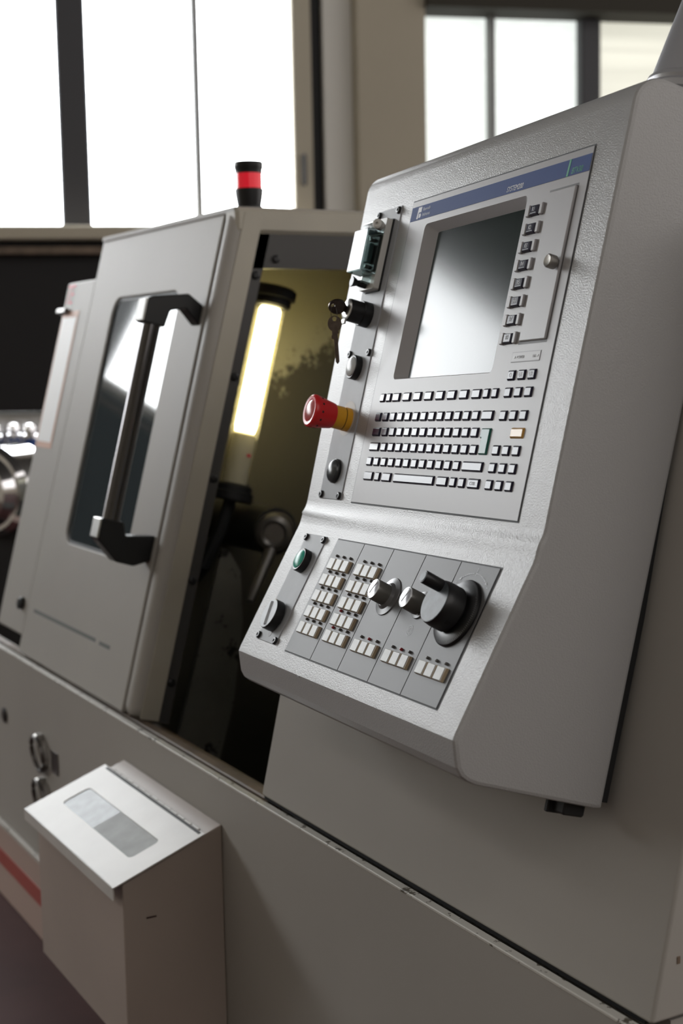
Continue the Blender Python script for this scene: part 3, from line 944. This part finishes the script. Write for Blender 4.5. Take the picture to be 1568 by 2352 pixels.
# emergency stop
es = empty('emergency_stop', T(-0.0580, PY, -0.2620), con)
obj('collar', lathe([(0.0145, 0), (0.0145, 0.0075)], 32), 'yellow_plastic', es)
obj('collar_groove', lathe([(0.0138, 0.0075), (0.0138, 0.0085)], 32), 'gap_black', es)
obj('sleeve', lathe([(0.0142, 0.0085), (0.0142, 0.0215)], 32), 'yellow_plastic', es)
obj('mushroom_cap', lathe([(0.0140, 0.0205), (0.0152, 0.0215), (0.0158, 0.0240), (0.0200, 0.0455), (0.0203, 0.0480), (0.0195, 0.0505), (0.0175, 0.0520), (0.0140, 0.0515), (0.0130, 0.0505)], 40, cap=True), 'red_plastic', es)
obj('cap_face', lathe([(0.0130, 0.0500), (0.0128, 0.0512), (0.0090, 0.0528), (0.0040, 0.0535), (0.0004, 0.0536)], 32), 'red_face', es)
mk = new_bm()
for k in range(12):
    a = 2 * PI * k / 12
    r = 0.01935
    c = Matrix.Rotation(a, 4, 'Y') @ T(r, -0.0420, 0)
    tmp = box(-0.0003, 0.0003, -0.0011, 0.0011, -0.0013, 0.0013)
    tmp.transform(c)
    me = bpy.data.meshes.new('t')
    tmp.to_mesh(me)
    mk.from_mesh(me)
    bpy.data.meshes.remove(me)
    tmp.free()
obj('rim_marks', mk, 'print_dark', es)
# key switch
ks = empty('key_switch', T(-0.0637, PY, -0.1318), con)
obj('base_ring', lathe([(0.0155, 0), (0.0155, 0.0105), (0.0145, 0.0110)], 32), 'plastic_black', ks)
obj('barrel', lathe([(0.0138, 0.0105), (0.0138, 0.0275), (0.0130, 0.0285)], 32), 'plastic_black', ks)
obj('lock_face', lathe([(0.0134, 0.0283), (0.0134, 0.0292), (0.0110, 0.0305), (0.0045, 0.0310), (0.0045, 0.0290)], 32), 'steel', ks)
obj('lock_tab', box(-0.0045, 0.0045, -0.0312, -0.0285, -0.0185, -0.0120, 0.0008), 'steel', ks)

# clear hinged cover over a socket
cv = empty('socket_cover', T(-0.0665, PY, -0.0580), con)
obj('cover_base', prism(rrect(-0.0210, 0.0210, -0.0440, 0.0440, 0.003), -0.0095, 'y'), 'cover_base', cv)
obj('base_gasket', prism(rrect(-0.0222, 0.0225, -0.0452, 0.0450, 0.003), -0.0020, 'y'), 'rubber_black', cv)
obj('socket_plate', box(-0.0165, 0.0165, -0.0120, -0.0094, -0.0225, 0.0225, 0.001), 'plastic_black', cv)
obj('socket', box(-0.0050, 0.0050, -0.0180, -0.0119, -0.0120, 0.0120, 0.001), 'connector_teal', cv)
for z in (-0.0165, 0.0165):
    obj('socket_screw', lathe([(0.0026, 0), (0.0026, 0.0050), (0.0016, 0.0055)], 12), 'steel', cv, T(0, -0.0119, z))
def cover_shell():
    bm = new_bm()
    o = [(-0.0200, 0.0260), (0.0200, 0.0260), (0.0200, -0.0265), (-0.0200, -0.0265)]
    t = 0.0015
    inn = [(a - math.copysign(t, a), b - math.copysign(t, b)) for a, b in o]
    O0 = [bm.verts.new((a, -0.0096, b)) for a, b in o]
    O1 = [bm.verts.new((a * 0.985, -0.0305, b * 0.985)) for a, b in o]
    I0 = [bm.verts.new((a, -0.0096, b)) for a, b in inn]
    I1 = [bm.verts.new((a * 0.985, -0.0290, b * 0.985)) for a, b in inn]
    fs = ring_strip(bm, O0, O1) + [bm.faces.new(O1)] + ring_strip(bm, I1, I0) + [bm.faces.new(I1[::-1])] + ring_strip(bm, I0, O0)
    bmesh.ops.recalc_face_normals(bm, faces=fs)
    return bm
obj('clear_cover', cover_shell(), 'cover_smoke', cv, sharp_bevel=0.0012)
obj('hinge_block', box(-0.0170, 0.0130, -0.0225, -0.0090, 0.0270, 0.0370, 0.0015), 'cover_smoke', cv)
obj('hinge_screw', lathe([(0.0058, -0.004), (0.0062, 0.0), (0.0062, 0.0055), (0.0045, 0.0065), (0.0020, 0.0065), (0.0018, 0.0040)], 20), 'cover_base', cv, T(0.0165, -0.0165, 0.0330) @ Matrix.Rotation(math.radians(38), 4, 'Z'))
obj('hinge_collar', lathe([(0.0050, 0), (0.0050, 0.006)], 16), 'plastic_black', cv, T(0.0120, -0.0130, 0.0330) @ Matrix.Rotation(math.radians(38), 4, 'Z'))
obj('latch_tongue', box(0.0035, 0.0095, -0.0205, -0.0090, -0.0380, -0.0260, 0.0008), 'cover_smoke', cv)
obj('latch_knob', lathe([(0.0042, 0), (0.0042, 0.0085), (0.0036, 0.0120), (0.0060, 0.0175), (0.0066, 0.0190), (0.0060, 0.0195)], 20), 'plastic_black', cv, T(-0.0020, -0.0092, -0.0385))

# keys
kk = empty('inserted_key', CM @ T(-0.0637, PY - 0.0300, -0.1318) @ Matrix.Rotation(math.radians(-52), 4, 'Y'))
tag(kk, 'small dark key pushed into the console key switch', 'key')
def key_outline(bow_r, shank_w, shank_l, hole=0.0026):
    """flat key in x (width) and z (length): bow on top, blade down"""
    pts = []
    n = 26
    a0 = math.asin(shank_w / bow_r)
    for k in range(n + 1):
        a = -PI / 2 + a0 + (2 * PI - 2 * a0) * k / n
        pts.append((bow_r * math.cos(a), bow_r * 1.12 * math.sin(a)))
    z0 = pts[0][1]
    pts += [(-shank_w, z0 - 0.004), (-shank_w * 1.25, z0 - 0.006), (-shank_w * 1.25, z0 - 0.009), (-shank_w * 0.62, z0 - 0.010)]
    zz = z0 - 0.010
    m = 5
    for k in range(m):
        pts.append((-shank_w * (0.62 if k % 2 else 0.50), zz - shank_l * (k + 1) / (m + 1)))
    pts += [(-shank_w * 0.5, zz - shank_l), (0.0, zz - shank_l - 0.003), (shank_w * 0.62, zz - shank_l), (shank_w * 0.62, z0 - 0.004), (shank_w, z0 - 0.003)]
    return pts
def key_mesh(bow_r, shank_w, shank_l, hz):
    bm = new_bm()
    pts = key_outline(bow_r, shank_w, shank_l)
    th = 0.0011
    r = 0.0027
    # bow ring with a hole, then the blade
    n = 27
    ring_pts = pts[:n]
    for y, flip in ((-th, False), (th, True)):
        pass
    def layer(y):
        return [bm.verts.new((a, y, b)) for a, b in ring_pts], [bm.verts.new((r * math.cos(-PI / 2 + 2 * PI * (k + 0.5) / n), y, hz + r * math.sin(-PI / 2 + 2 * PI * (k + 0.5) / n))) for k in range(n)]
    Oa, Ha = layer(-th)
    Ob, Hb = layer(th)
    fs = ring_strip(bm, Oa, Ha) + ring_strip(bm, Hb, Ob) + ring_strip(bm, Ha, Hb) + ring_strip(bm, Ob, Oa)
    bmesh.ops.recalc_face_normals(bm, faces=fs)
    blade = [ring_pts[-1]] + pts[n:] + [ring_pts[0]]
    prism(blade, 2 * th, 'y', bm)
    for v in bm.verts:
        pass
    return bm
kb = key_mesh(0.0100, 0.0036, 0.004, 0.0060)
bmesh.ops.translate(kb, vec=(0, 0, 0.012), verts=kb.verts)
obj('key_blade', kb, 'brass_dark', kk, RX90)
hk_c = Vector((-0.0700, -0.0550, -0.1500))
# world upright for the hanging key
hk_w = CM @ Vector((-0.0637, PY - 0.0455, -0.1318))
facing = Matrix.Rotation(math.radians(62), 4, 'Z')
hk = empty('hanging_key', Matrix.Translation(hk_w + Vector((0.001, -0.001, -0.0215))) @ facing @ Matrix.Rotation(math.radians(-3), 4, 'Y'))
tag(hk, 'spare key hanging by a ring from the key in the switch', 'key')
hm = key_mesh(0.0086, 0.0040, 0.0270, 0.0058)
obj('key_blade', hm, 'brass_dark', hk)
rp = [(0.0036 * math.cos(a), 0.002 * math.sin(2 * a), 0.0125 + 0.0105 * math.sin(a)) for a in [2 * PI * k / 24 for k in range(24)]]
obj('wire_ring', tube(rp, 0.00035, 6, closed=True), 'steel_dark', hk)

# lower face with machine control modules
KM = T(0, 0, -YK) @ Matrix.Rotation(-BETA, 4, 'X')
# rotate so that z runs up the lower face and y points into it
lo = KM
def low(u, v, h=0.0):
    return lo @ T(u, -h, -v)
gp = new_bm()
A = [gp.verts.new((x, -0.0004, z)) for x, z in ((0.0002, -0.1720), (0.3768, -0.1720), (0.3768, -0.0268), (0.0002, -0.0268))]
gp.faces.new(A)
obj('module_gap', gp, 'gap_black', con, lo)
BUT = {}
def push_button(parent, u, v):
    if 'b' not in BUT:
        b = obj('push_button', frustum_box(0.0174, 0.0142, 0.0166, 0.0134, 0.0030, 0.0003), 'button_tan', parent, T(u, -0.0010, -v), smooth=10)
        BUT['b'] = b.data
        BUT['c'] = frustum_box(0.0148, 0.0132, 0.0142, 0.0126, 0.0008, 0.0002)
        c = obj('button_face', BUT['c'], 'button_pearl', parent, T(u - 0.0005, -0.0039, -v), smooth=10)
        BUT['c'] = c.data
    else:
        obj('push_button', BUT['b'], None, parent, T(u, -0.0010, -v))
        obj('button_face', BUT['c'], None, parent, T(u - 0.0005, -0.0039, -v))
LEDM = {}
def led(parent, u, v, red=False):
    m = 'led_red' if red else 'led_off'
    if m not in LEDM:
        o = obj('indicator_lamp', lathe([(0.0016, 0), (0.0016, 0.0018), (0.0012, 0.0026), (0.0004, 0.0029)], 10), m, parent, T(u, -0.0010, -v))
        LEDM[m] = o.data
        return
    obj('indicator_lamp', LEDM[m], None, parent, T(u, -0.0010, -v))
MODS = []
for i in range(5):
    md = obj('control_module', box(0.0005, 0.0743, -0.0010, 0.0, -0.1706, -0.0282, 0.0003), 'module_grey', con, lo @ T(0.0010 + 0.0748 * i, 0, 0))
    MODS.append(md)
    rows = range(5) if i < 2 else [4]
    for rI in rows:
        vv = 0.0590 + 0.0201 * rI
        for c in range(3):
            push_button(md, 0.0203 + 0.0187 * c, vv)
            red = (i == 1 and rI in (3, 4) and c == 0) or (i in (2, 3) and c == 1)
            led(md, 0.0213 + 0.0187 * c, vv - 0.0108, red)
# selector knobs
def selector(u, v, skirt):
    k = empty('selector_knob', low(u, v, 0.001), con)
    obj('knob_body', lathe([(0.0112, 0.0030), (0.0116, 0.0045), (0.0113, 0.0185), (0.0108, 0.0200), (0.0100, 0.0202)], 36), 'knob_grey', k)
    obj('knob_rim', lathe([(0.0110, 0.0192), (0.0108, 0.0203), (0.0095, 0.0206), (0.0093, 0.0198)], 36), 'knob_rim', k)
    obj('knob_cap', lathe([(0.0094, 0.0198), (0.0092, 0.0206), (0.0050, 0.0210), (0.0003, 0.0211)], 36), 'knob_cap', k)
    obj('pointer', box(-0.0006, 0.0006, -0.0214, -0.0205, -0.0060, 0.0085), 'print_white', k, Matrix.Rotation(math.radians(25), 4, 'Y'))
    obj('knob_neck', lathe([(0.0085, 0.0), (0.0085, 0.0032)], 24), 'plastic_black', k)
    if skirt:
        obj('clear_skirt', lathe([(0.0215, 0.0002), (0.0210, 0.0012), (0.0150, 0.0022), (0.0120, 0.0050), (0.0112, 0.0050), (0.0112, 0.0002)], 40, cap=False), 'skirt_gloss', k)
    else:
        obj('clear_skirt', lathe([(0.0150, 0.0002), (0.0145, 0.0016), (0.0112, 0.0022), (0.0112, 0.0002)], 40, cap=False), 'skirt_gloss', k)
selector(0.1875, 0.0800, True)
selector(0.2625, 0.0805, False)
# handwheel
hw = empty('hand_wheel', low(0.3375, 0.0795, 0.001), con)
obj('dial', lathe([(0.0345, 0.0), (0.0345, 0.0018), (0.0335, 0.0032), (0.0270, 0.0055), (0.0230, 0.0058)], 56), 'knob_black', hw)
tk = new_bm()
for k in range(100):
    a = 2 * PI * k / 100
    r0 = 0.0315 if k % 10 else 0.0300
    c = Matrix.Rotation(a, 4, 'Y') @ T(0, 0, 0)
    p = [Vector((r0, -0.00415, -0.00012)), Vector((0.0332, -0.00345, -0.00012)), Vector((0.0332, -0.00345, 0.00012)), Vector((r0, -0.00415, 0.00012))]
    tk.faces.new([tk.verts.new(c @ (q + Vector((0, -0.0002, 0)))) for q in p])
obj('dial_marks', tk, 'print_grey', hw)
obj('wheel', lathe([(0.0190, 0.0055), (0.0190, 0.0075), (0.0225, 0.0080), (0.0230, 0.0090), (0.0230, 0.0215), (0.0222, 0.0265), (0.0212, 0.0285)], 56), 'knob_black', hw)
obj('wheel_face', lathe([(0.0208, 0.0280), (0.0206, 0.0288), (0.0004, 0.0288)], 56), 'knob_face', hw)
obj('wheel_dimple', lathe([(0.0026, 0), (0.0026, 0.0006)], 12), 'gap_black', hw, Matrix.Rotation(math.radians(38), 4, 'Y') @ T(0.0226, -0.0165, 0) @ Matrix.Rotation(PI / 2, 4, 'Z'))
ch = obj('crank_handle', lathe([(0.0058, 0.0240), (0.0058, 0.0275), (0.0064, 0.0290), (0.0066, 0.0480), (0.0060, 0.0496)], 28), 'knob_black', hw, T(-0.0015, 0, 0.0155))
obj('crank_cap', lathe([(0.0052, 0.0492), (0.0050, 0.0500), (0.0003, 0.0500)], 24), 'knob_face', hw, T(-0.0015, 0, 0.0155))
# printed turning arrows
ar = new_bm()
n = 14
for k in range(n):
    a = math.radians(58 + 64 * k / n)
    b = math.radians(58 + 64 * (k + 0.86) / n)
    if 88 < math.degrees(a) < 92: continue
    q = [(0.0415, a), (0.0423, a), (0.0423, b), (0.0415, b)]
    ar.faces.new([ar.verts.new((r * math.cos(t), -0.0003, r * math.sin(t))) for r, t in q])
for s in (-1, 1):
    c = math.radians(90 - s * 34)
    x, z = 0.0419 * math.cos(c), 0.0419 * math.sin(c)
    ar.faces.new([ar.verts.new(p) for p in ((x, -0.0003, z + 0.0018), (x + s * 0.0042, -0.0003, z - 0.0022), (x - s * 0.0006, -0.0003, z - 0.0016))])
    # plus / minus strokes
    ar.faces.new([ar.verts.new(p) for p in ((x + s * 0.006 - 0.0012, -0.0003, z - 0.0050), (x + s * 0.006 + 0.0012, -0.0003, z - 0.0050), (x + s * 0.006 + 0.0012, -0.0003, z - 0.0044), (x + s * 0.006 - 0.0012, -0.0003, z - 0.0044))])
ar.faces.new([ar.verts.new(p) for p in ((-0.0003, -0.0003, 0.040), (0.0003, -0.0003, 0.040), (0.0003, -0.0003, 0.0478), (-0.0003, -0.0003, 0.0478))])
obj('turning_arrows', ar, 'print_white', hw)
# feed symbol printed under the second knob
ic = new_bm()
for r0, r1 in ((0.0052, 0.0056), (0.0029, 0.0033)):
    A = [ic.verts.new((r1 * math.cos(2 * PI * k / 28), -0.0013, r1 * math.sin(2 * PI * k / 28))) for k in range(28)]
    B = [ic.verts.new((r0 * math.cos(2 * PI * k / 28), -0.0013, r0 * math.sin(2 * PI * k / 28))) for k in range(28)]
    ring_strip(ic, A, B)
obj('feed_symbol', ic, 'print_white', con, low(0.2625, 0.1080))
# lower side plate
lp_ = obj('side_plate', box(-0.0915, -0.0310, -0.0012, 0.001, -0.1695, -0.0275, 0.0005), 'plate_aluminium', con, lo)
for u, v in ((-0.0872, 0.0326), (-0.0338, 0.0327), (-0.0882, 0.1645), (-0.0340, 0.1647)):
    screw(lp_, u, v, -0.0012)
gb = empty('start_button', low(-0.0590, 0.0635, 0.0012), con)
obj('bezel', lathe([(0.0148, 0), (0.0148, 0.0075), (0.0138, 0.0088), (0.0122, 0.0086)], 32), 'plastic_black', gb)
obj('lens', lathe([(0.0122, 0.0080), (0.0116, 0.0092), (0.0090, 0.0104), (0.005, 0.0111), (0.0005, 0.0113)], 32), 'lens_green', gb)
bk = empty('rotary_switch', low(-0.0600, 0.1375, 0.0012), con)
obj('knob_body', lathe([(0.0150, 0), (0.0150, 0.0018), (0.0188, 0.0022), (0.0192, 0.0035), (0.0190, 0.0118), (0.0182, 0.0128)], 40), 'plastic_black', bk)
obj('knob_face', lathe([(0.0180, 0.0120), (0.0178, 0.0130), (0.0004, 0.0130)], 40), 'rotary_face', bk)
obj('pointer_ridge', prism([(-0.0030, -0.0130), (0.0, -0.0150), (0.0030, -0.0130)], 0.0300, 'z'), 'rotary_face', bk, Matrix.Rotation(math.radians(-18), 4, 'Y') @ T(0, 0, -0.015))
obj('position_mark', lathe([(0.0050, 0.0), (0.0050, 0.0003)], 16), 'print_grey', lp_, T(-0.060, -0.0012, -0.1575))

# ------------------------------------------------------------------ support fitting above the console
sp = empty('console_support', CM @ T(0.388, 0.085, 0.063))
tag(sp, 'cast metal support cone standing on top of the console', 'support')
obj('flange', lathe([(0.0420, 0.0), (0.0455, 0.004), (0.0462, 0.010), (0.0440, 0.013), (0.0452, 0.016), (0.0445, 0.0195), (0.0415, 0.022)], 48, axis='z'), 'cast_aluminium', sp)
obj('cone', lathe([(0.0412, 0.022), (0.0240, 0.120), (0.0230, 0.125)], 48, axis='z'), 'cast_aluminium', sp)
obj('pipe', lathe([(0.0225, 0.120), (0.0225, 0.60)], 32, axis='z'), 'cast_aluminium', sp)

# ------------------------------------------------------------------ equipment left of the lathe
def at(px, py, dist):
    d = RIGHT * ((px - 784) / 3267) - UP * ((py - 1176) / 3267) - BACK
    return Vector((0, 0, HC)) + d * dist
bgp = at(30, 1030, 4.3)
bench = empty('tool_trolley', Matrix.Translation((bgp.x - 0.1, bgp.y + 0.05, 0)) @ Matrix.Rotation(math.radians(62), 4, 'Z'))
tag(bench, 'dark tool trolley left behind the lathe', 'trolley')
zt = at(30, 1035, 4.3).z
obj('top_board', box(-0.35, 0.16, -0.12, 0.25, zt - 0.03, zt - 0.004, 0.004), 'steel_dark', bench)
obj('cabinet', box(-0.33, 0.14, -0.10, 0.23, 0.05, zt - 0.03), 'wall_dark', bench)
obj('rear_rail', box(-0.35, 0.16, 0.20, 0.25, zt, zt + 0.105, 0.008), 'steel', bench)
for k in range(4):
    obj('castor', lathe([(0.03, -0.012), (0.03, 0.012)], 16), 'rubber_black', bench, T((-0.28, 0.1)[k % 2], (-0.06, 0.2)[k // 2], 0.03))
xs = [-0.30, -0.245, -0.19, -0.135, -0.08, -0.03, 0.03, 0.085]
tl = ['leftmost of the bright steel tool holders on the trolley', 'steel tool holder with blue sleeve second from the left on the trolley', 'third tool holder from the left on the trolley',
      'fourth tool holder from the left on the trolley', 'fifth tool holder from the left on the trolley', 'sixth tool holder from the left on the trolley', 'seventh tool holder from the left on the trolley', 'rightmost tool holder on the trolley next to the lathe']
for k, x in enumerate(xs):
    h = empty('tool_holder', bench.matrix_basis @ T(x, 0.02 + 0.05 * (k % 2), zt - 0.004))
    tag(h, tl[k], 'tool holder', 'tool holders on the trolley')
    obj('sleeve', lathe([(0.020, 0), (0.022, 0.004), (0.022, 0.024), (0.018, 0.028)], 20, axis='z'), 'hose_blue', h)
    obj('shank', lathe([(0.018, 0.028), (0.026, 0.034), (0.026, 0.044), (0.017, 0.05), (0.022, 0.058), (0.018, 0.076), (0.008, 0.08)], 20, axis='z'), 'chrome', h)
cp = at(-5, 1125, 4.0)
ck = empty('lathe_chuck', Matrix.Translation(cp) @ Matrix.Rotation(math.radians(35), 4, 'Z'))
tag(ck, 'large polished steel chuck lying left of the lathe', 'chuck')
obj('chuck_body', lathe([(0.125, -0.10), (0.13, -0.09), (0.13, 0.03), (0.115, 0.05), (0.105, 0.05), (0.09, 0.085), (0.05, 0.09)], 48), 'chrome', ck)
obj('chuck_back', lathe([(0.09, -0.16), (0.10, -0.15), (0.10, -0.10)], 40), 'steel_dark', ck)
obj('chuck_stand', box(-0.09, 0.09, -0.02, 0.10, -cp.z + 0.0, -0.10, 0.005), 'wall_dark', ck)
